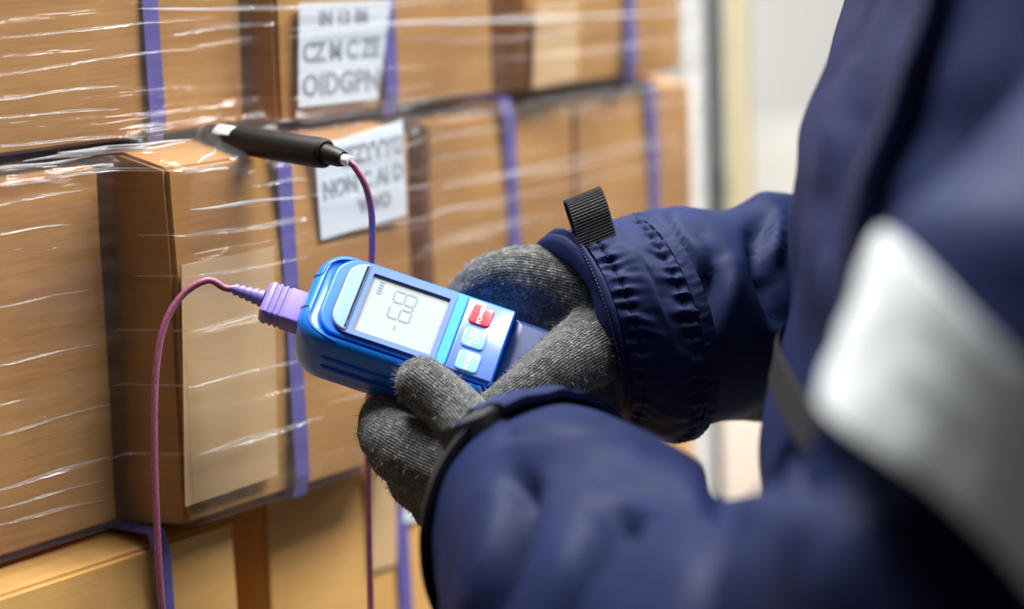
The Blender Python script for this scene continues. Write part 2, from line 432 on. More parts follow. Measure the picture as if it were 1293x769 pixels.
# the rows below the frame carry the visible ones
zs = [0.15 + (Z3 - .0015 - .15) * k / 4 for k in range(5)]
for k in range(4):
    for j, (ya, yb) in enumerate(((-.30, -.05), (-.045, .205), (.21, .46))):
        carton(ya, yb, zs[k], zs[k + 1] - .0015, 0.0, 'tan unprinted carton, %s of its row, %s row above the pallet' % (('left', 'middle', 'right')[j], ('first', 'second', 'third', 'fourth')[k]), mat='card_light', group='lower cartons of the pallet')
pal = thing('pallet', (-.15, .08, 0), 'wooden pallet under the stack of cartons', 'pallet')
for k in range(5):
    mb = MB(); mb.box((-.17 + k * .075, -.40, .125), (-.17 + k * .075 + .055, .40, .1495))
    link('deck_board', mesh_from('deck_board', mb.v, mb.f), M['wood'], pal, False)
for k in range(3):
    mb = MB(); mb.box((-.17, -.40 + k * .36, .0), (.185, -.40 + k * .36 + .08, .125))
    link('bearer', mesh_from('bearer', mb.v, mb.f), M['wood'], pal, False)

# ------------------------------------------------------------------ stretch film round the upper two rows
film = thing('stretch_film', (0.03, 0.08, Z2 + .004), 'clear wrinkled stretch film wrapped around the upper two rows of cartons', 'stretch film')
def film_x(y, z):
    y = y / S
    fronts1 = [(-.30, .033, XA), (.040, .230, XC), (.249, .424, XD), (.455, .49, 0.006)]
    fronts2 = [(-.30, -.076, XA), (-.066, .123, XB), (.164, .451, XE), (.466, .49, 0.006)]
    def row(fr):
        ys = [fr[0][0]]; xs = [fr[0][2]]
        for a, b, x in fr: ys += [a + .001, b - .001]; xs += [x, x]
        return np.interp(y, ys, xs)
    top, bot = row(fronts1), row(fronts2)
    t = 1 / (1 + math.exp(-(z - Z1) / .004))
    x = bot * (1 - t) + top * t
    x += 0.0095
    x -= 0.0060 * math.exp(-((z - Z1 + .001) / .0035) ** 2)
    x += 0.0016 * mnoise.noise(Vector((y * 5, z * 70, 1.3))) + 0.0012 * mnoise.noise(Vector((y * 14, z * 160, 7.7)))
    g = math.exp(-((z - Z1 + .012) / .014) ** 2) * (1 / (1 + math.exp((y - .0) / .02)))
    x += g * (0.004 + 0.0028 * mnoise.noise(Vector((y * 22, z * 150 + y * 60, 3.1))))
    # film crumpled where the probe goes in
    r2 = ((y - .0) ** 2 + (z - Z1) ** 2) / .022 ** 2
    x += math.exp(-r2) * 0.004 * mnoise.noise(Vector((y * 90, z * 90, 5.0)))
    return x
ny, nz = 230, 260
Y = np.linspace(-.29 * S, .472 * S, ny); Zg = np.linspace(Z2 + .004, Z1 + H1 - .003, nz)
v = []; f = []
for z in Zg:
    for y in Y: v.append((film_x(y, z), y, z))
for i in range(nz - 1):
    for k in range(ny - 1): f.append((i*ny + k, i*ny + k + 1, (i+1)*ny + k + 1, (i+1)*ny + k))
build('film_sheet', v, f, M['film'], film)
# the wrap returns round the far corner of the load
v = []; f = []
for z in np.linspace(Z2 + .004, Z1 + H1 - .003, 40):
    for x in np.linspace(0.02, -.30, 24):
        v.append((x, .474 * S + .001 * mnoise.noise(Vector((x * 6, z * 70, 2))), z))
for i in range(39):
    for k in range(23): f.append((i*24 + k, i*24 + k + 1, (i+1)*24 + k + 1, (i+1)*24 + k))
build('film_end_sheet', v, f, M['film'], film)
# gathered folds along the wrap's bright streaks, their glint painted milky white: (x0,y0,x1,y1,width mm) measured on the wall
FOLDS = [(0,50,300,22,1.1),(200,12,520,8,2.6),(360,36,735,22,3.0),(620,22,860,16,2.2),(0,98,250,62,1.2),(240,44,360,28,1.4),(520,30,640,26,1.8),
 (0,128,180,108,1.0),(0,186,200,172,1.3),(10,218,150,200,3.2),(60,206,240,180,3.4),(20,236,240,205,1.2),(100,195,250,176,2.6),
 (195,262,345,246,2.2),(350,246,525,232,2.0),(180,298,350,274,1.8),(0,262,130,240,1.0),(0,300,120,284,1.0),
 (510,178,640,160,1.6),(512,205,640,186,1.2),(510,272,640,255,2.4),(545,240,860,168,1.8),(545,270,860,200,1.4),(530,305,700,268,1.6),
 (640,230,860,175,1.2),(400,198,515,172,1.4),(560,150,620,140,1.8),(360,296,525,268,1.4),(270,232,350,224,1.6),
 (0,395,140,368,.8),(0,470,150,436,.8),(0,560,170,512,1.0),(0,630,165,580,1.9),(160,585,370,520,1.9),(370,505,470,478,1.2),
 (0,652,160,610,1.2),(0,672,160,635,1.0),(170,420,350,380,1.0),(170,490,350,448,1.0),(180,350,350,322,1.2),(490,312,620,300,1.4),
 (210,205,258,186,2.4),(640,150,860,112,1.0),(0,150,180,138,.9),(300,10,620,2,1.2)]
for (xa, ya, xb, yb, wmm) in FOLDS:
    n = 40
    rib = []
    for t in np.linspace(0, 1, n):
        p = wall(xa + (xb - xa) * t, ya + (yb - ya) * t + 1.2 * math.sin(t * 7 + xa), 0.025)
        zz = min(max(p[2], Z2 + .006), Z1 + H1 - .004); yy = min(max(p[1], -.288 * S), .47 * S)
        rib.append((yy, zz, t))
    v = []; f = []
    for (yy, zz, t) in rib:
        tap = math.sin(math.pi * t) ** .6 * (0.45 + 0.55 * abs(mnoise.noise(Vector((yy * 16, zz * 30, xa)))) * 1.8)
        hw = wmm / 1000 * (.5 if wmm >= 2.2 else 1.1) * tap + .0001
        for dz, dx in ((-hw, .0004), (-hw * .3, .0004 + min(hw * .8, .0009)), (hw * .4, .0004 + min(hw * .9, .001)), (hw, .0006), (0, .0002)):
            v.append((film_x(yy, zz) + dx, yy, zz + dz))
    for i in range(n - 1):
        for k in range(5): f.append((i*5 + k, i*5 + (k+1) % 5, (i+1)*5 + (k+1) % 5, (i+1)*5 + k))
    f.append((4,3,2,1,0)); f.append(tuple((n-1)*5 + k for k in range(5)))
    build('film_fold_glint', v, f, M['film_bright_glint' if wmm >= 2.2 else 'film_fold_glint'], film)

# ------------------------------------------------------------------ things beyond the cartons
def post(name, xpix, wpix, d, mat, label, cat, tube_r=None, z1=2.3):
    p = px(xpix, 130, d); wm = wpix / F * d
    t = thing(name, (p[0], p[1], 0), label, cat)
    if tube_r:
        v, f = tube([(0, 0, 0.006), (0, 0, z1)], tube_r, 20); link('pipe', mesh_from('pipe', v, f), M[mat], t)
        for zz in (.6, 1.16, 1.75):
            v, f = tube([(0, 0, zz), (0, 0, zz + .03)], tube_r * 1.25, 20); sharp(link('collar', mesh_from('collar', v, f), M['post_grey'], t))
    else:
        mb = MB(); a = wm / 2
        mb.box((-a, -a, .006), (-a + .003, a, z1)); mb.box((-a, -a, .006), (a, -a + .003, z1)); mb.box((-a, a - .003, .006), (a, a, z1))
        link('upright', mesh_from('upright', mb.v, mb.f), M[mat], t, False)
    mb = MB(); mb.box((-wm * .7 - .01, -wm * .7 - .01, 0), (wm * .7 + .01, wm * .7 + .01, .006))
    link('foot_plate', mesh_from('foot_plate', mb.v, mb.f), M['post_grey'], t, False)
post('steel_upright', 876, 17, 2.06, 'post_white', 'white steel upright just past the right end of the cartons', 'post')
post('steel_pipe', 898, 24, 2.10, 'post_grey', 'dark grey pipe standing between the white upright and the yellow guard', 'pipe', tube_r=.0095)
post('corner_guard', 931, 24, 2.18, 'guard_yellow', 'pale yellow corner guard right of the grey pipe', 'guard')
def load(name, x0, x1, ytop, d, depth, mat, label, zbase=.15):
    a = px(x0, ytop, d); b = px(x1, ytop, d)
    t = thing(name, ((a[0] + b[0]) / 2, (a[1] + b[1]) / 2, 0), label, 'pallet load')
    hw = np.linalg.norm(b[:2] - a[:2]) / 2
    bevel_box('wrapped_load', (-hw, 0, zbase), (hw, depth, a[2]), .02, M[mat], t)
    for k in range(3):
        mb = MB(); mb.box((-hw + k * (2*hw - .1) / 2, 0, 0), (-hw + k * (2*hw - .1) / 2 + .1, depth, zbase - .03)); link('bearer', mesh_from('bearer', mb.v, mb.f), M['wood'], t, False)
    mb = MB(); mb.box((-hw, 0, zbase - .03), (hw, depth, zbase)); link('deck', mesh_from('deck', mb.v, mb.f), M['wood'], t, False)
    return t
load('wrapped_pallet', 900, 1090, 172, 4.2, .7, 'white_load', 'white wrapped pallet load far behind the yellow guard')

a_, b_ = px(836, 470, 1.86), px(1080, 470, 1.86)
pn = thing('insulation_panel', ((a_[0] + b_[0]) / 2, max(a_[1], b_[1]) , 0), 'white insulated panel standing on the floor behind the gap between the sleeves', 'panel')
hw = abs(b_[0] - a_[0]) / 2
bevel_box('core', (-hw, 0, .012), (hw, .05, a_[2] - .012), .004, M['panel_white'], pn)
bevel_box('edge_cap', (-hw - .002, -.002, a_[2] - .012), (hw + .002, .052, a_[2]), .002, M['post_white'], pn)
bevel_box('edge_cap', (-hw - .002, -.002, 0), (hw + .002, .052, .012), .002, M['post_white'], pn)

# ------------------------------------------------------------------ the meter
def unit(a): return np.asarray(a) / np.linalg.norm(a)
_az, _bz = -.03, -.55
_a = np.array([math.cos(math.radians(18.5)), math.sin(math.radians(18.5)), 0]) * math.sqrt(1 - _az * _az); _a[2] = _az
_b = np.array([math.cos(math.radians(108)), math.sin(math.radians(108)), 0]) * math.sqrt(1 - _bz * _bz); _b[2] = _bz
_b = unit(_b - (_a @ _b) * _a); _c = np.cross(_b, _a)
EA, EB, EC = R @ _a, R @ _b, R @ _c                       # along the meter to its tail, to its near side, out of its face
MO = px(514, 388, 1.25) + EB * 0.0055
meter = thing('handheld_thermometer', MO, 'blue handheld thermometer with a white display held in both gloves', 'thermometer')
ROT = np.array([EA, EB, EC]).T
def dev(p): return MO + ROT @ (np.asarray(p, float) / 1000)
def dpart(name, v, f, mat, parent=meter, deg=35, smooth=True):
    vv = np.asarray(v, float) / 1000 @ ROT.T
    o = link(name, mesh_from(name, vv, f), M[mat], parent, smooth)
    return sharp(o, deg) if smooth else o
def rr(u0, u1, v0, v1, rad, inset=0.0, n=8):              # radii: (u0v0, u1v0, u1v1, u0v1)
    if isinstance(rad, (int, float)): rad = (rad,) * 4
    u0 += inset; v0 += inset; u1 -= inset; v1 -= inset
    rad = [max(.05, r - inset) for r in rad]
    pts = []
    for (cu, cv, r, a0) in ((u0 + rad[0], v0 + rad[0], rad[0], 180), (u1 - rad[1], v0 + rad[1], rad[1], 270), (u1 - rad[2], v1 - rad[2], rad[2], 0), (u0 + rad[3], v1 - rad[3], rad[3], 90)):
        for k in range(n + 1):
            a = math.radians(a0 + 90 * k / n); pts.append((cu + r * math.cos(a), cv + r * math.sin(a)))
    return pts
def prism(box, rad, prof, n=8, shape=None):
    v = []; f = []; m = None
    for ins, w in prof:
        p = rr(*box, rad, ins, n); m = len(p)
        v += [(a, b, w if shape is None else shape(a, b, w)) for a, b in p]
    for i in range(len(prof) - 1):
        for k in range(m): f.append((i*m + k, i*m + (k+1) % m, (i+1)*m + (k+1) % m, (i+1)*m + k))
    f.append(tuple(range(m - 1, -1, -1))); f.append(tuple((len(prof)-1)*m + k for k in range(m)))
    return v, f
HB = (-50.5, 53, -27.5, 30.5)
v, f = prism(HB, (16, 1.5, 1.5, 17), [(9, -39.5), (5, -38.8), (2, -36.5), (.6, -32), (0, -26), (0, -9), (.8, -5.5), (2.2, -2.6), (4.2, -.8), (5.6, -.4), (6.2, -1.2), (7, -1.6)], 10)
dpart('housing', v, f, 'boot_blue')
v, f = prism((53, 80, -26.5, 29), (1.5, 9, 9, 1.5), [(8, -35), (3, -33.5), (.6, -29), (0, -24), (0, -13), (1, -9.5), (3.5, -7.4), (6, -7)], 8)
dpart('tail_housing', v, f, 'tail_shaded_blue')
v, f = prism((-40.5, 52.6, -23.8, 23.8), (13, 1, 1, 13), [(0, -2), (0, .1), (.7, .7), (1.4, .8)], 10)
dpart('face_plate', v, f, 'frame_blue')
# bezel as a frame round the recessed display
def frame(outer, ro, inner, ri, w0, w1):
    n = 8; a = rr(*outer, ro, 0, n); b = rr(*inner, ri, 0, n); m = len(a)
    v = [(p[0], p[1], w0) for p in a] + [(p[0], p[1], w1) for p in a] + [(p[0], p[1], w1) for p in b] + [(p[0], p[1], w0) for p in b]
    f = []
    for i in range(4):
        j = (i + 1) % 4
        for k in range(m): f.append((i*m + k, i*m + (k+1) % m, j*m + (k+1) % m, j*m + k))
    return v, f
SCR = (-21.5, 19.5, -17.2, 18.4)
v, f = frame((-34.5, 22.3, -21.6, 21.4), (11, .8, .8, 11), SCR, .6, .7, 2.4); dpart('bezel', v, f, 'bezel', smooth=False)
v, f = prism((SCR[0] - .5, SCR[1] + .5, SCR[2] - .5, SCR[3] + .5), .6, [(0, .7), (0, .95)], 3); dpart('display', v, f, 'lcd', smooth=False)
# seven-segment reading: read from the near side to the far side, tops toward the head
dsp = [o for o in meter.children if o.name.startswith('display')][0]
def seg_digit(cx, cy, segs, H=11.5, Wd=6.6, t=1.15):      # local reading frame: x to the right, y up
    out = []
    def bar(x0, y0, x1, y1):
        L = math.hypot(x1 - x0, y1 - y0); ux, uy = (x1 - x0) / L, (y1 - y0) / L; nx_, ny_ = -uy * t / 2, ux * t / 2
        g = .35; a = (x0 + ux * g, y0 + uy * g); b = (x1 - ux * g, y1 - uy * g); e = t * .5
        out.append([a, (a[0] + ux * e + nx_, a[1] + uy * e + ny_), (b[0] - ux * e + nx_, b[1] - uy * e + ny_), b, (b[0] - ux * e - nx_, b[1] - uy * e - ny_), (a[0] + ux * e - nx_, a[1] + uy * e - ny_)])
    w, h = Wd / 2, H / 2
    S = dict(a=(-w, h, w, h), b=(w, h, w, 0), c=(w, 0, w, -h), d=(-w, -h, w, -h), e=(-w, -h, -w, 0), f=(-w, 0, -w, h), g=(-w, 0, w, 0))
    for k in segs: bar(*S[k])
    return [[(cx + px_, cy + py_) for px_, py_ in poly] for poly in out]
polys = seg_digit(-2.2, 0, 'acdefg') + seg_digit(7.6, 0, 'abcdefg') + seg_digit(-10.6, 0, 'g', Wd=3.6)
polys += [[(2.1, -6.2), (3.3, -6.2), (3.3, -5.0), (2.1, -5.0)]]
polys += [[(5.5 + k * 1.7, 12.6), (6.6 + k * 1.7, 12.6), (6.6 + k * 1.7, 15.0), (5.5 + k * 1.7, 15.0)] for k in range(5)]
v = []; f = []
for poly in polys:
    n0 = len(v); k = len(poly)
    # reading right = -v (far side), reading up = -u (head)
    v += [(-y - 2.2, -x - 1.5, .96) for x, y in poly] + [(-y - 2.2, -x - 1.5, 1.08) for x, y in poly]
    f += [tuple(n0 + i for i in range(k)), tuple(n0 + k + i for i in range(k))] + [(n0 + i, n0 + (i+1) % k, n0 + k + (i+1) % k, n0 + k + i) for i in range(k)]
dpart('digits', v, f, 'lcd_ink', dsp, smooth=False)
v, f = prism((-33.8, -24.6, -20.6, 20.4), (9, 1.4, 1.4, 9), [(0, 2.2), (0, 2.9), (.4, 3.15), (1.0, 3.2)], 8); dpart('sensor_window', v, f, 'cap_window')
v, f = frame((-34.3, -24.1, -21.1, 20.9), (9.4, 1.6, 1.6, 9.4), (-33.8, -24.6, -20.6, 20.4), (9, 1.4, 1.4, 9), 2.2, 2.55); dpart('window_groove', v, f, 'navy_line', smooth=False)
v, f = prism((22.6, 28.0, -21.8, 21.8), .6, [(0, .7), (0, 2.6), (.5, 3.0)], 3); dpart('light_strip', v, f, 'stripe')
v, f = prism((28.5, 52.2, -21.8, 21.8), .8, [(0, .7), (0, 1.9), (.3, 2.1)], 3); dpart('keypad', v, f, 'keypad')
kp = [o for o in meter.children if o.name.startswith('keypad')][0]
def key(box, mat, txt, size, lab):
    v, f = prism(box, 2.4, [(0, 2.1), (0, 2.7), (.4, 3.0), (.9, 3.1)], 5)
    o = dpart('button', v, f, mat, meter); o['label'] = lab
    c = np.array([(box[0] + box[1]) / 2, (box[2] + box[3]) / 2, 3.12]) / 1000
    put_text('lettering', txt, size / 1000, M['print_white'], o, ROT @ c, -EB, -EA, EC, 0.00006, .95)
key((31.0, 42.6, -19.2, -7.4), 'key_red', 'POWER', 3.3, 'red power button')
key((31.6, 43.4, -4.9, 7.0), 'key_blue', 'AUTO\nOFF', 4.0, 'pale blue auto off button')
key((32.6, 44.2, 9.2, 21.0), 'key_blue', 'HOLD', 3.9, 'pale blue hold button')
m0 = 1.5
# grip ridges along the near and far sides, and the shell seams at the head
for sgn in (-1, 1):
    for w in (-12.5, -21.0):
        v, f = tube(catmull([(-32, m0 + sgn * 28.6, w), (-27, m0 + sgn * 29.3, w), (0, m0 + sgn * 29.5, w), (40, m0 + sgn * 29.4, w), (46, m0 + sgn * 28.6, w)], 8), 1.3, 8)
        dpart('grip_ridge', v, f, 'frame_blue')
for sgn in (-1, 1):
    pts = [(-50.4, m0 + sgn * 10, -5.6), (-49.2, m0 + sgn * 10, -3.4), (-46.6, m0 + sgn * 10.2, -1.0), (-45.6, m0 + sgn * 12.5, -.55), (-45.0, m0 + sgn * 16.5, -.5), (-41, m0 + sgn * 21.2, -.5), (-34, m0 + sgn * 24.0, -.5), (-27, m0 + sgn * 25.2, -.75)]
    v, f = tube(catmull(pts, 6), .33, 6); dpart('seam_groove', v, f, 'navy_line')

# ------------------------------------------------------------------ the probe, its cable and its plug
probe = thing('temperature_probe', wall(258, 172, 0.0), 'black temperature probe pushed between the cartons, mauve cable looping to the meter', 'probe')
pa = px(258, 171, 1.333); pb = px(412, 194, 1.272); pe = px(440, 203, 1.262)
d1 = unit(pb - pa)
def pl(name, a, b, prof, mat, label=None):
    v, f = lathe(a, b, prof); o = sharp(build(name, v, f, M[mat], probe), 30)
    if label: o['label'] = label
    return o
pl('handle', pa + d1 * .004, pb, [(0, .0058), (0, .0066), (.02, .0070), (.3, .0074), (.6, .0077), (.93, .0080), (.985, .0077), (1.0, .0065)], 'black_plastic')
pl('ferrule', pa, pa + d1 * .0055, [(0, .0050), (.08, .0064), (.9, .0066), (1, .0064)], 'ferrule', 'grey metal ferrule')
pl('needle', pa - d1 * .10 + np.array([0, 0, .0]), pa + d1 * .002, [(0, .0002), (.06, .0014), (1, .0014)], 'steel', 'thin steel needle')
d2 = unit(pe - pb)
pl('strain_relief', pb - d2 * .002, pb + d2 * .0125, [(0, .0052), (.5, .0050), (.8, .0047), (1, .0040)], 'black_plastic')
pl('cable_gland', pb + d2 * .012, pb + d2 * .0175, [(0, .0026), (.2, .0028), (.85, .0028), (1, .0024)], 'white_plastic', 'white cable gland')
# white marking on the handle
fr_up = unit(-FWD + 0.9 * np.array([0, 0, 1.0])); fr_up = unit(fr_up - (fr_up @ d1) * d1); fr_s = np.cross(d1, fr_up)
v = []; f = []
for i in range(9):
    for k in range(7):
        ang = (k / 6 - .5) * 1.0; r = .0074
        v.append(pa + d1 * (.0135 + i / 8 * .013) + r * (math.cos(ang) * fr_up + math.sin(ang) * fr_s))
for i in range(8):
    for k in range(6): f.append((i*7 + k, i*7 + k + 1, (i+1)*7 + k + 1, (i+1)*7 + k))
build('marking', v, f, M['white_plastic'], probe)['label'] = 'white marking near the ferrule'
# plug (in meter coordinates)
def dpl(name, v, f, mat, deg=30):
    o = build(name, [dev(p) for p in v], f, M[mat], probe); return sharp(o, deg)
PV, PW = 9.0, -14.5
def swap(p, cv, cw):      # prism built along +w is turned to run along -u
    return [(-w, cv + a, cw + b) for (a, b, w) in p]
v, f = prism((-10, 10, -6.2, 6.2), 1.8, [(.6, 46.5), (0, 47.5), (0, 58.5), (.8, 59), (.8, 60), (0, 60.5), (0, 61.5), (.8, 62), (.8, 63), (0, 63.5), (0, 64.5), (.8, 65), (.8, 66), (0, 66.5), (.2, 68.5), (1.6, 70.2)], 4)
dpl('plug', swap(v, PV, PW), f, 'lilac')
prof = [(70, 4.8), (70.6, 5.2)]
prof_r = []
for k in range(5):
    u = 71 + k * 3.4; r = 4.6 - k * .38
    prof_r += [(u, r), (u + 1.9, r - .15), (u + 2.1, r - .9), (u + 3.1, r - .95)]
v, f = lathe((-69.5, PV - 1, PW), (-88.5, PV - 1, PW), [((u - 69.5) / 19, r) for u, r in prof_r if u < 88.4], 20)
dpl('plug_boot', v, f, 'lilac')
ce = dev((-87.0, PV - 1, PW)); ce_dir = R @ np.array([-.97, -.1, 0])
path = [pb + d2 * .016, px(449, 212, 1.262), px(462, 236, 1.264), px(469, 268, 1.272), px(470, 305, 1.288), px(469, 345, 1.306), px(467, 430, 1.328), px(465, 560, 1.334), px(466, 680, 1.332), px(468, 790, 1.325), px(466, 960, 1.30), px(430, 1120, 1.285),
        px(340, 1190, 1.27), px(255, 1110, 1.258), px(222, 940, 1.25), px(205, 769, 1.247), px(199, 680, 1.246), px(195, 560, 1.246), px(197, 470, 1.247), px(208, 410, 1.249), px(231, 372, 1.252), px(262, 354, 1.254), ce + (px(285, 350, 1.254) - px(300, 352, 1.254)) * .8, ce]
v, f = tube(catmull(path, 14), .0018, 12); build('cable', v, f, M['cable'], probe)['label'] = 'mauve braided cable'

# ------------------------------------------------------------------ body building helpers
def capsules(chains, step=0.30):
    mb = MB()
    for ch in chains:
        P = np.array([c[0] for c in ch]); r = np.array([c[1] for c in ch])
        if len(P) > 2:
            full = catmull(np.column_stack([P, r]), 6); P, r = full[:, :3], full[:, 3]
        for i in range(len(P) - 1):
            L = np.linalg.norm(P[i + 1] - P[i]); n = max(1, int(math.ceil(L / (step * min(r[i], r[i + 1])))))
            for k in range(n + (i == len(P) - 2)):
                t = k / n; SPH(mb, P[i] * (1 - t) + P[i + 1] * t, r[i] * (1 - t) + r[i + 1] * t)
    return mb
_bs = bmesh.new(); bmesh.ops.create_icosphere(_bs, subdivisions=2, radius=1.0); _bs.verts.ensure_lookup_table()
_SV = np.array([v.co[:] for v in _bs.verts]); _SF = [tuple(v.index for v in q.verts) for q in _bs.faces]; _bs.free()
def SPH(mb, c, r):
    mb.add(list(_SV * r + c), _SF)
def remesh(v, f, voxel, smooth, iters):
    me = bpy.data.meshes.new('tmp'); me.from_pydata([tuple(map(float, p)) for p in v], [], f); me.update()
    ob = bpy.data.objects.new('tmp', me); COL.objects.link(ob)
    m = ob.modifiers.new('r', 'REMESH'); m.mode = 'VOXEL'; m.voxel_size = voxel; m.use_smooth_shade = True
    s = ob.modifiers.new('s', 'SMOOTH'); s.factor = smooth; s.iterations = iters
    bpy.context.view_layer.update()
    out = bpy.data.meshes.new_from_object(ob.evaluated_get(bpy.context.evaluated_depsgraph_get()))
    bpy.data.objects.remove(ob); bpy.data.meshes.remove(me)
    return out
def verts_of(me):
    a = np.empty(len(me.vertices) * 3, np.float32); me.vertices.foreach_get('co', a); return a.reshape(-1, 3).astype(float)
def normals_of(me):
    a = np.empty(len(me.vertices) * 3, np.float32); me.vertices.foreach_get('normal', a); return a.reshape(-1, 3).astype(float)
def set_verts(me, v):
    me.vertices.foreach_set('co', np.asarray(v, np.float32).ravel()); me.update()
def fold_noise(P, freq, seed):
    return np.array([mnoise.noise(Vector((p[0] * freq[0] + seed, p[1] * freq[1], p[2] * freq[2]))) for p in P])

# ------------------------------------------------------------------ the person
PB = px(1030, 300, 1.04)
person = thing('person', (PB[0] + RIGHT[0] * .12, PB[1] + RIGHT[1] * .12, 0.0), 'person in a navy work jacket and grey knit gloves holding the blue meter', 'person')
class Loft:
    def __init__(s, st, ratio=1.0, n=10):
        C_ = []; H_ = []; 
        for (tx, ty, bx, by, d) in st:
            a = px(tx, ty, d); b = px(bx, by, d); C_.append((a + b) / 2); H_.append((a - b) / 2)
        s.ns = len(st)
        s.C = catmull(C_, n); s.H = catmull(H_, n); s.m = len(s.C); s.ratio = ratio; s.n = n
        T = np.gradient(s.C, axis=0); T /= np.linalg.norm(T, axis=1)[:, None]
        G = np.cross(T, s.H); G /= np.linalg.norm(G, axis=1)[:, None]
        for i in range(s.m):
            if G[i] @ FWD > 0: G[i] = -G[i]
        s.G = G * (np.linalg.norm(s.H, axis=1) * ratio)[:, None]; s.T = T
    def at(s, k, th, off=0.0, along=0.0):                # k in station units
        q = k * s.n; i = int(min(max(math.floor(q), 0), s.m - 2)); t = q - i
        c = s.C[i] * (1 - t) + s.C[i+1] * t; h = s.H[i] * (1 - t) + s.H[i+1] * t; g = s.G[i] * (1 - t) + s.G[i+1] * t
        r = math.cos(th) * h + math.sin(th) * g
        return c + r * (1 + off / np.linalg.norm(r)) + s.T[i] * along
    def solid(s, nk=48, mouth=0.05):
        v = []; f = []
        rings = []
        # pocket at the open end so that the cuff is a real opening
        for (dep, sc) in ((mouth, .05), (mouth, .72), (0.004, .80), (0.0, .9)):
            rings.append([s.C[0] + s.T[0] * dep + (math.cos(2*math.pi*k/nk) * s.H[0] + math.sin(2*math.pi*k/nk) * s.G[0]) * sc for k in range(nk)])
        for i in range(s.m):
            rings.append([s.C[i] + math.cos(2*math.pi*k/nk) * s.H[i] + math.sin(2*math.pi*k/nk) * s.G[i] for k in range(nk)])
        for r in rings: v += r
        for i in range(len(rings) - 1):
            for k in range(nk): f.append((i*nk + k, i*nk + (k+1) % nk, (i+1)*nk + (k+1) % nk, (i+1)*nk + k))
        f.append(tuple(range(nk))[::-1]); f.append(tuple((len(rings)-1)*nk + k for k in range(nk)))
        return v, f
    def band(s, k0, k1, off, thick, nk=120, na=8, wob=None, th0=0.0, th1=2*math.pi):
        closed = th1 - th0 > 6.28
        v = []; f = []
        prof = [(k0, off - thick)] + [(k0 + (k1 - k0) * i / na, off) for i in range(na + 1)] + [(k1, off - thick)]
        nn = nk if closed else nk + 1
        for (k, o) in prof:
            for j in range(nn):
                th = th0 + (th1 - th0) * j / nk
                kk, oo = (k, o) if wob is None else wob(k, th, o)
                v.append(s.at(kk, th, oo))
        m = len(prof)
        for i in range(m if closed else m):
            i2 = (i + 1) % m
            for j in range(nk):
                j2 = (j + 1) % nn
                f.append((i*nn + j, i*nn + j2, i2*nn + j2, i2*nn + j))
        if not closed:
            f.append(tuple(i*nn for i in range(m))); f.append(tuple(i*nn + nk for i in range(m))[::-1])
        return v, f

far = Loft([(690, 313, 750, 500, 1.285), (706, 304, 768, 514, 1.288), (726, 300, 792, 526, 1.290), (760, 294, 822, 540, 1.295), (796, 284, 862, 547, 1.300), (812, 262, 884, 541, 1.305), (850, 256, 922, 533, 1.315),
            (915, 265, 965, 530, 1.33), (985, 246, 1020, 545, 1.345), (1060, 240, 1100, 580, 1.35), (1190, 190, 1180, 620, 1.34), (1290, 20, 1080, 380, 1.31), (1290, -120, 1110, 60, 1.24), (1330, -130, 1220, 20, 1.10)], 0.92)
near = Loft([(640, 521, 622, 705, 1.195), (664, 513, 628, 752, 1.185), (708, 506, 648, 830, 1.165), (765, 520, 696, 910, 1.125), (830, 562, 715, 985, 1.07), (902, 600, 810, 1050, 1.01), (965, 618, 930, 1100, .96),
             (1034, 576, 1110, 1150, .90), (1047, 486, 1500, 920, .825), (1085, 380, 1560, 640, .80), (1125, 285, 1610, 440, .80), (1225, 205, 1650, 280, .825), (1330, 172, 1690, 165, .90), (1450, 165, 1640, 100, .98)], 0.95)
# torso: elliptic rings from the chest's front outline
TOR = [(-230, 1212, 1.04, .10, .13), (-200, 1167, 1.04, .13, .19), (-120, 1137, 1.04, .15, .215), (0, 1110, 1.04, .165, .215), (70, 1084, 1.04, .172, .215), (130, 1066, 1.04, .178, .21), (200, 1036, 1.04, .182, .21), (300, 1024, 1.04, .185, .205), (400, 1022, 1.04, .185, .2), (480, 1008, 1.04, .187, .2), (560, 992, 1.04, .19, .2), (640, 980, 1.04, .193, .2), (760, 987, 1.04, .195, .205), (950, 997, 1.04, .195, .21), (1020, 1002, 1.04, .19, .205)]
def torso_ring(y, xf, d, rf, rl, nk=64, off=0.0):
    p = px(xf, y, d); fwd_h = unit(np.array([RIGHT[0], RIGHT[1], 0.0])); side = np.array([-fwd_h[1], fwd_h[0], 0])
    c = p + fwd_h * rf; out = []
    for k in range(nk):
        a = 2 * math.pi * k / nk; ca, sa = math.cos(a), math.sin(a)
        e = 0.5
        q = c - fwd_h * (rf + off) * math.copysign(abs(ca) ** e, ca) + side * (rl + off) * math.copysign(abs(sa) ** e, sa)
        out.append(q)
    return out
tor_interp = catmull(TOR, 6)
def torso_mesh():
    v = []; f = []; nk = 64
    for row in tor_interp: v += torso_ring(*row, nk)
    m = len(tor_interp)
    for i in range(m - 1):
        for k in range(nk): f.append((i*nk + k, i*nk + (k+1) % nk, (i+1)*nk + (k+1) % nk, (i+1)*nk + k))
    f.append(tuple(range(nk))[::-1]); f.append(tuple((m-1)*nk + k for k in range(nk)))
    return v, f
mb = MB()
for v, f in (far.solid(), near.solid(), torso_mesh()): mb.add(v, f)
jm = remesh(mb.v, mb.f, 0.0042, 0.5, 6)
V = verts_of(jm); Nn = normals_of(jm)
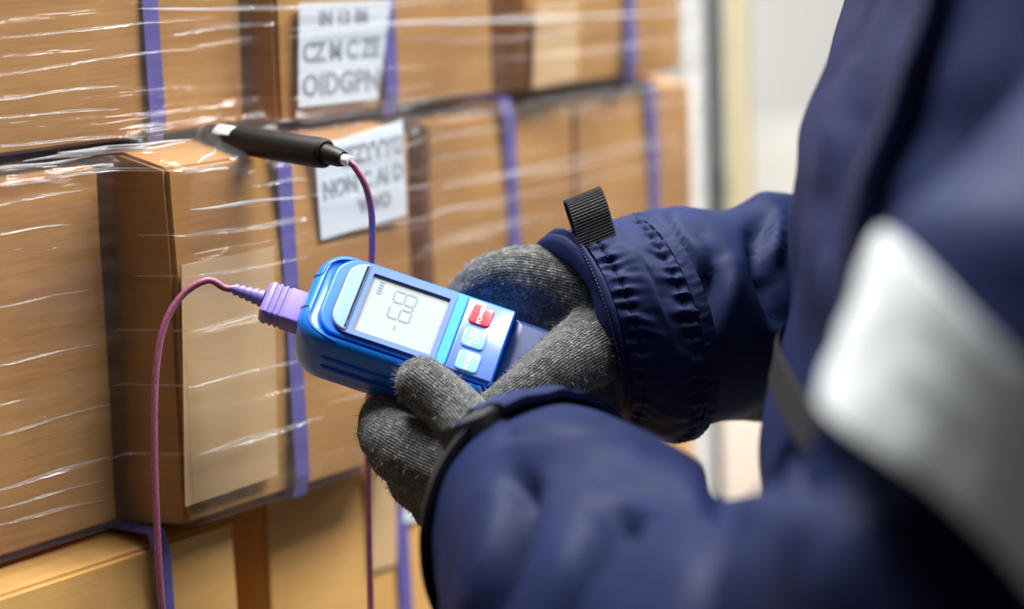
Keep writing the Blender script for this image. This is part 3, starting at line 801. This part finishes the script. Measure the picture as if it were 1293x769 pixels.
# cloth folds: long soft creases across the sleeves, finer ones near the cuffs
big = fold_noise(V, (13, 13, 20), 3.0); mid = fold_noise(V, (30, 30, 42), 9.0)
disp = 0.0040 * big + 0.0016 * mid
cam_co = (V - C) @ R
PXY = np.column_stack([cam_co[:, 0] / cam_co[:, 2] * F + CX, cam_co[:, 1] / cam_co[:, 2] * F + CY, cam_co[:, 2]])
CREASES = [  # measured crease lines of the cloth: x0,y0,x1,y1, half width px, depth m (negative = groove), depth range
    (655, 610, 600, 800, 20, -.032, .95, 1.25), (775, 650, 715, 840, 27, -.040, .95, 1.25), (915, 620, 875, 820, 28, -.024, .85, 1.2),
    (640, 548, 770, 540, 8, -.007, .95, 1.3), (660, 560, 800, 570, 14, .004, .95, 1.3), (760, 600, 900, 630, 14, -.006, .9, 1.2), (840, 640, 960, 640, 16, .005, .85, 1.2), (1085, 590, 1310, 820, 80, -.055, .6, 1.0), (985, 600, 1040, 545, 16, -.012, .8, 1.05), (1000, 650, 1050, 760, 22, .008, .8, 1.05),
    (905, 320, 880, 430, 14, -.009, 1.2, 1.45), (930, 330, 920, 420, 14, .005, 1.2, 1.45), (958, 290, 985, 400, 11, -.012, 1.2, 1.45), (940, 262, 990, 250, 14, .006, 1.2, 1.45), (985, 270, 975, 340, 9, .008, 1.2, 1.45), (835, 270, 880, 350, 12, -.006, 1.2, 1.45), (870, 275, 900, 300, 10, -.005, 1.2, 1.45),
    (1040, 220, 1075, 90, 18, .006, .85, 1.1), (1062, 300, 1090, 160, 20, -.006, .85, 1.1), (1040, 300, 1050, 430, 16, .005, .85, 1.1),
]
for (xa, ya, xb, yb, hw, dep, d0, d1_) in CREASES:
    ax = np.array([xa, ya], float); bx = np.array([xb, yb], float); ab = bx - ax
    t = np.clip(((PXY[:, :2] - ax) @ ab) / (ab @ ab), 0, 1)
    dist = np.linalg.norm(PXY[:, :2] - (ax + t[:, None] * ab), axis=1)
    facing = (Nn @ -FWD > -0.2) & (PXY[:, 2] > d0) & (PXY[:, 2] < d1_)
    disp += dep * np.exp(-(dist / hw) ** 2) * (0.35 + 0.65 * np.sin(np.pi * np.clip(t, .08, .92))) * facing
set_verts(jm, V + Nn * disp[:, None])
PL = np.array(person.location)
jm.transform(Matrix.Translation(Vector(-PL)))
jacket = link('jacket', jm, M['jacket'], person)
def jpart(name, v, f, mat, label=None, deg=50):
    o = sharp(build(name, v, f, M[mat], jacket), deg)
    if label: o['label'] = label
    return o
# far cuff: piped hem, gathered seams, elasticated panel, hook-and-loop tab
for k0, k1, o in ((-.02, .55, .0035), (.62, 1.25, .0045)):
    def w(k, th, off, k0=k0, k1=k1, o=o):
        t = (k - k0) / (k1 - k0); return k, off + .0022 * math.sin(math.pi * min(max(t, 0), 1)) + .0004 * mnoise.noise(Vector((th * 9, k * 3, 1)))
    v, f = far.band(k0, k1, o, .006, 140, 8, w); jpart('cuff_hem', v, f, 'jacket_trim')
def panel_w(k, th, off):
    t = min(max((k - 1.75) / 2.25, 0), 1)
    o = off + .0035 * math.sin(math.pi * t) + .0013 * mnoise.noise(Vector((th * 5, t * 4, 8)))
    for ks, wd, nb, am in ((.11, .07, 46, .0016), (.90, .075, 44, .0026)):
        g = math.exp(-((t - ks) / wd) ** 2)
        ph = th * nb + 1.6 * mnoise.noise(Vector((th * 6, ks * 9, 1.0)))
        o += g * am * (.55 * math.sin(ph) + .5 * mnoise.noise(Vector((th * 26, t * 7, 4.4)))) - .0012 * math.exp(-((t - ks) / .014) ** 2)
        fan = math.exp(-((t - ks) / .22) ** 2)
        o += fan * .0016 * mnoise.noise(Vector((th * 13, t * 2.0, ks * 20)))
    return k, o
v, f = far.band(1.75, 4.0, .0035, .007, 420, 46, panel_w); jpart('elastic_panel', v, f, 'jacket_trim')
v, f = far.band(3.95, 4.2, .0045, .007, 300, 8, lambda k, th, o: (k, o + .0008 * mnoise.noise(Vector((th * 30, k * 3, 2))))); jpart('panel_edge', v, f, 'jacket_trim')
for ks in (1.99, 3.78):
    mbs = MB()
    for j in range(170):
        th = 2 * math.pi * j / 170; a = panel_w(ks, th, .0035)[1] + .0003; b_ = panel_w(ks, th + .022, .0035)[1] + .0003
        vv, ff = tube([far.at(ks, th, a), far.at(ks, th + .022, b_)], .00042, 5); mbs.add(vv, ff)
    o = jpart('stitching', mbs.v, mbs.f, 'thread'); o['kind'] = 'stuff'
for k, off in ((.58, .0042), (1.32, .0048)):
    mbs = MB()
    for j in range(150):
        th = 2 * math.pi * j / 150; vv, ff = tube([far.at(k, th, off), far.at(k, th + .024, off)], .00045, 6); mbs.add(vv, ff)
    o = jpart('stitching', mbs.v, mbs.f, 'thread'); o['kind'] = 'stuff'
def strip(pts, wid, nrm, th, name, mat, par, label=None, ribs=0):
    P = catmull(pts, 24 if ribs else 10); n = len(P); wid = np.asarray(wid, float)
    v = []; f = []
    T = np.gradient(P, axis=0)
    for i in range(n):
        t = unit(T[i]); nn = unit(np.cross(wid, t))
        r = -.0006 * (1 if (ribs and (i // 2) % 2) else 0)
        hw = wid / 2
        for a, b in ((-1, 1), (1, 1), (1, -1), (-1, -1)): v.append(P[i] + hw * a + nn * b * (th / 2 + r))
    for i in range(n - 1):
        for k in range(4): f.append((i*4 + k, i*4 + (k+1) % 4, (i+1)*4 + (k+1) % 4, (i+1)*4 + k))
    f.append((3, 2, 1, 0)); f.append(tuple((n-1)*4 + k for k in range(4)))
    o = build(name, v, f, M[mat], par, False)
    if label: o['label'] = label
    return o
tw = px(773, 280, 1.262) - px(728, 298, 1.258)
strip([px(757, 312, 1.262), px(751, 290, 1.262), px(745, 268, 1.262), px(738, 249, 1.266), px(734, 247, 1.271), px(738, 262, 1.276), px(748, 292, 1.279)], tw, None, .0016, 'cuff_tab', 'webbing_dark', jacket, 'black ribbed webbing loop on the far cuff', ribs=1)
# near cuff: turned flap, black strap, opening edge
def flap_w(k, th, off): return k + .2 * math.sin(th * 2 + .6) * (k > .9), off + .0015 * mnoise.noise(Vector((th * 6, k * 2, 5)))
v, f = near.band(-.7, 2.25, .0060, .0035, 80, 14, flap_w, -1.4, .60); jpart('cuff_flap', v, f, 'jacket_trim')
v, f = near.band(-1.0, .45, .004, .007, 120, 6, lambda k, th, o: (k, o + .0014 * math.sin(math.pi * min(max((k + 1.0) / 1.45, 0), 1)))); jpart('cuff_hem', v, f, 'jacket_trim')
v, f = near.band(.55, 2.1, .0045, .004, 60, 8, None, .45, 2.9); jpart('cuff_strap', v, f, 'zip_tape', 'black hook-and-loop strap around the near cuff')
sw = px(613, 545, 1.17) - px(604, 528, 1.17)
strip([px(634, 530, 1.140), px(608, 542, 1.138), px(584, 551, 1.142), px(560, 559, 1.152)], px(612, 558, 1.16) - px(603, 528, 1.16), None, .003, 'cuff_tab', 'webbing_dark', jacket, 'charcoal strap end on the near cuff')
mbs = MB()
for j in range(46):
    th = -1.25 + 1.85 * j / 46
    vv, ff = tube([near.at(-.35, th, .0067), near.at(-.35, th + .024, .0067)], .0005, 6); mbs.add(vv, ff)
o = jpart('stitching', mbs.v, mbs.f, 'thread'); o['kind'] = 'stuff'
# reflective bands
def rb(k, th, off):                                     # the band sits askew on the bent sleeve
    lo = 8.02 + .5 * math.sin(th) + .12 * math.sin(2 * th); hi = 9.92 - .66 * math.sin(th)
    t = (k - 8.35) / 1.7
    return lo + (hi - lo) * t, off + .0012 * mnoise.noise(Vector((th * 4, k * 3, 3)))
v, f = near.band(8.35, 10.05, .0022, .004, 120, 14, rb); jpart('reflective_band', v, f, 'reflective', 'broad pale grey reflective band on the near upper sleeve')
rows = [r for r in catmull([(478, 1008, 1.04, .187, .2), (500, 1005, 1.04, .188, .2), (520, 1002, 1.04, .188, .2), (540, 997, 1.04, .189, .2)], 4)]
v = []; f = []; nk = 64
for i, r_ in enumerate(rows): v += torso_ring(r_[0], r_[1], r_[2], r_[3], r_[4], nk,   .002 if 0 < i < len(rows) - 1 else .001)
for i in range(len(rows) - 1):
    for k in range(nk): f.append((i*nk + k, i*nk + (k+1) % nk, (i+1)*nk + (k+1) % nk, (i+1)*nk + k))
jpart('waist_tape', v, f, 'zip_tape', 'narrow reflective tape round the jacket waist, its shade painted in as black')  # reflective tape; the shade it lies in is painted as black
# storm flap and zip down the chest
pts = []
for r_ in tor_interp[6:-4]:
    ring = torso_ring(*r_, 64, .004); pts.append(ring[61])
P = np.array(pts)[::3]
strip(list(P), unit(np.cross(P[-1] - P[0], np.array([RIGHT[0], RIGHT[1], 0]))) * .045, None, .006, 'storm_flap', 'jacket_trim', jacket)

# gloves
def glove(chains, cores, label, seed):
    bones = []
    for ch in chains:
        P = np.array([c[0] for c in ch]); r = np.array([c[1] for c in ch])
        if len(P) > 2:
            full = catmull(np.column_stack([P, r]), 4); P, r = full[:, :3], full[:, 3]
        bones.append((P, r))
    mb = capsules(chains, .22)
    me = remesh(mb.v, mb.f, 0.0017, .5, 5)
    V = verts_of(me); Nn = normals_of(me)
    rib = np.zeros(len(V)); along = np.zeros(len(V)); best = np.full(len(V), 1e9)
    for P, r in bones:
        s0 = 0.0
        for i in range(len(P) - 1):
            ab = P[i+1] - P[i]; L = np.linalg.norm(ab); ax = ab / L
            t = np.clip(((V - P[i]) @ ax) / L, 0, 1)
            rr_ = r[i] + (r[i+1] - r[i]) * t
            rel = V - (P[i] + t[:, None] * ab)
            dist = np.linalg.norm(rel, axis=1) - rr_
            e1 = unit(np.cross(ax, FWD)); e2 = np.cross(ax, e1)        # seam on the side away
            if e2 @ FWD > 0: e2 = -e2
            ang = np.arctan2(rel @ e1, rel @ e2)
            upd = dist < best
            rib[upd] = (ang * rr_.mean() / .00165)[upd]; along[upd] = (s0 + ((V - P[i]) @ ax))[upd]; best[upd] = dist[upd]
            s0 += L
    for nm, arr in (('rib', rib), ('along', along)):
        at = me.attributes.new(nm, 'FLOAT', 'POINT'); at.data.foreach_set('value', arr.astype(np.float32))
    V2 = V + Nn * (0.0007 * fold_noise(V, (90, 90, 90), seed) + 0.0009 * fold_noise(V, (40, 40, 40), seed + 4))[:, None]
    set_verts(me, V2)
    me.transform(Matrix.Translation(Vector(-PL)))
    g = link('glove', me, M['knit'], person); g['label'] = label
    # loose wool fibres
    idx = rng.choice(len(V2), 4200, replace=False); mbf = MB()
    for i in idx:
        n = Nn[i] + rng.normal(0, .5, 3); n = unit(n); L = rng.uniform(.0010, .0038); s = unit(np.cross(n, rng.normal(0, 1, 3))) * .00016
        s2 = unit(np.cross(n, s)) * .00016; bend = rng.normal(0, .0006, 3)
        p = V2[i] - n * .0002
        mbf.add([p + s, p - s * .5 + s2, p - s * .5 - s2, p + n * L + bend], [(0, 1, 3), (1, 2, 3), (2, 0, 3), (0, 2, 1)])
    o = build('loose_fibre', mbf.v, mbf.f, M['fuzz'], g, False); o['kind'] = 'stuff'
    return g
def J(x, y, d, rp): return (px(x, y, d), rp / F * d)
left = glove([
    [J(665, 655, 1.185, 60), J(626, 636, 1.197, 60), J(584, 614, 1.218, 54), J(540, 584, 1.236, 46)],          # back of the hand to the knuckles
    [J(640, 600, 1.185, 52), J(612, 566, 1.196, 44), J(580, 524, 1.212, 39), J(556, 503, 1.218, 37), J(531, 483, 1.222, 35)],          # thumb
    [J(590, 600, 1.212, 50), J(514, 566, 1.232, 42), J(488, 543, 1.250, 39), J(500, 512, 1.282, 34), J(545, 490, 1.305, 31)],  # index
    [J(600, 610, 1.215, 50), J(520, 585, 1.238, 40), J(499, 567, 1.262, 37), J(515, 540, 1.295, 34), J(560, 515, 1.318, 31)],  # middle
    [J(605, 630, 1.22, 46), J(540, 616, 1.246, 38), J(522, 602, 1.272, 35), J(540, 575, 1.305, 32), J(585, 550, 1.325, 30)],  # ring
    [J(610, 650, 1.22, 42), J(562, 645, 1.25, 36), J(550, 634, 1.274, 31), J(562, 610, 1.302, 28), J(595, 590, 1.318, 26)],    # little
    [J(610, 670, 1.20, 46), J(580, 665, 1.225, 40)],
], None, 'grey knit glove on the near hand, thumb on the meter', 2.0)
right = glove([
    [J(775, 400, 1.30, 78), J(735, 400, 1.302, 74), J(700, 410, 1.312, 58), J(665, 425, 1.335, 46)],            # palm behind the meter's tail
    [J(745, 372, 1.292, 62), J(692, 358, 1.294, 50), J(650, 352, 1.298, 43), J(616, 358, 1.302, 38), J(590, 376, 1.306, 30)],        # thumb along the far side
    [J(755, 436, 1.272, 54), J(712, 462, 1.248, 46), J(672, 492, 1.233, 38), J(636, 514, 1.228, 33), J(604, 532, 1.232, 28)],                    # little finger under the near edge
    [J(720, 430, 1.30, 44), J(670, 458, 1.312, 34), J(620, 478, 1.312, 31), J(575, 490, 1.303, 28)],
    [J(715, 415, 1.31, 44), J(655, 438, 1.328, 34), J(600, 452, 1.326, 31), J(550, 462, 1.315, 28)],
    [J(710, 400, 1.32, 44), J(645, 415, 1.342, 34), J(590, 425, 1.340, 31), J(540, 430, 1.325, 28)],
], None, 'grey knit glove on the far hand, wrapped round the tail of the meter', 5.0)

# the rest of the person, mostly out of the frame
BX = np.array([person.location[0], person.location[1]])
fh = unit(np.array([RIGHT[0], RIGHT[1], 0.0])); sd = np.array([-fh[1], fh[0], 0.0])
base = px(1078, 0, 1.04) + fh * .165; base[2] = 0
def bp(front, side, z): return base - fh * front + sd * side + np.array([0, 0, z])
body = capsules([
    [(bp(.0, 0, .95), .12), (bp(0, 0, 1.15), .13), (bp(-.01, 0, 1.33), .115), (bp(-.01, 0, 1.42), .09)],
    [(bp(-.02, 0, 1.42), .062), (bp(.0, 0, 1.54), .056)],
    [(bp(.0, 0, 1.60), .085), (bp(-.015, 0, 1.665), .095), (bp(-.02, 0, 1.70), .086)],
    [(bp(.045, 0, 1.575), .055), (bp(.055, 0, 1.62), .055), (bp(.05, 0, 1.66), .055)],
    [(bp(.098, 0, 1.655), .012), (bp(.118, 0, 1.618), .014)],
    [(bp(-.01, .092, 1.65), .016), (bp(-.012, .092, 1.61), .013)], [(bp(-.01, -.092, 1.65), .016), (bp(-.012, -.092, 1.61), .013)],
    [(bp(.0, .10, .92), .095), (bp(.02, .10, .50), .06), (bp(-.01, .10, .30), .055), (bp(-.02, .10, .10), .04)],
    [(bp(.0, -.10, .92), .095), (bp(.02, -.10, .50), .06), (bp(-.01, -.10, .30), .055), (bp(-.02, -.10, .10), .04)],
    [(bp(-.02, .10, .06), .04), (bp(.10, .10, .045), .032)], [(bp(-.02, -.10, .06), .04), (bp(.10, -.10, .045), .032)],
], .3)
bmesh_ = remesh(body.v, body.f, .009, .5, 3); bmesh_.transform(Matrix.Translation(Vector(-PL)))
link('body', bmesh_, M['skin'], person)
for sgn in (-1, 1):
    mbq = MB(); SPH(mbq, bp(.098, sgn * .034, 1.645), .013); build('eye', mbq.v, mbq.f, M['eye'], person)
mbq = capsules([[(bp(.075, -.022, 1.583), .008), (bp(.104, 0, 1.583), .008), (bp(.075, .022, 1.583), .008)]], .4)
build('mouth', mbq.v, mbq.f, M['key_red'], person)
hair = capsules([[(bp(.0, 0, 1.71), .098), (bp(-.03, 0, 1.69), .10), (bp(-.055, 0, 1.63), .085)]], .3)
hm = remesh(hair.v, hair.f, .009, .5, 2); hm.transform(Matrix.Translation(Vector(-PL))); link('hair', hm, M['hair'], person)
tr = capsules([[(bp(-.0, .0, .97), .155), (bp(0, 0, .88), .15)],
    [(bp(.0, .10, .90), .112), (bp(.02, .10, .50), .085), (bp(-.01, .10, .30), .082), (bp(-.02, .10, .13), .075)],
    [(bp(.0, -.10, .90), .112), (bp(.02, -.10, .50), .085), (bp(-.01, -.10, .30), .082), (bp(-.02, -.10, .13), .075)]], .3)
tm = remesh(tr.v, tr.f, .011, .5, 3); tm.transform(Matrix.Translation(Vector(-PL))); link('trousers', tm, M['trouser'], person)
for sgn in (-1, 1):
    b_ = capsules([[(bp(-.02, sgn * .10, .12), .062), (bp(-.03, sgn * .10, .055), .052), (bp(.06, sgn * .10, .05), .05), (bp(.14, sgn * .10, .042), .042)]], .3)
    bb = remesh(b_.v, b_.f, .008, .5, 2)
    vb = verts_of(bb); vb[:, 2] = np.maximum(vb[:, 2], 0.0); set_verts(bb, vb)
    bb.transform(Matrix.Translation(Vector(-PL))); link('boot', bb, M['boot'], person)
hood = capsules([[(bp(-.10, .10, 1.43), .05), (bp(-.14, .0, 1.45), .06), (bp(-.10, -.10, 1.43), .05)], [(bp(-.02, .12, 1.42), .045), (bp(-.10, .10, 1.43), .05)], [(bp(-.02, -.12, 1.42), .045), (bp(-.10, -.10, 1.43), .05)],
    [(bp(.05, .08, 1.43), .03), (bp(-.02, .12, 1.43), .04)], [(bp(.05, -.08, 1.43), .03), (bp(-.02, -.12, 1.43), .04)]], .3)
hd = remesh(hood.v, hood.f, .008, .5, 3); hd.transform(Matrix.Translation(Vector(-PL))); link('hood', hd, M['jacket'], person)
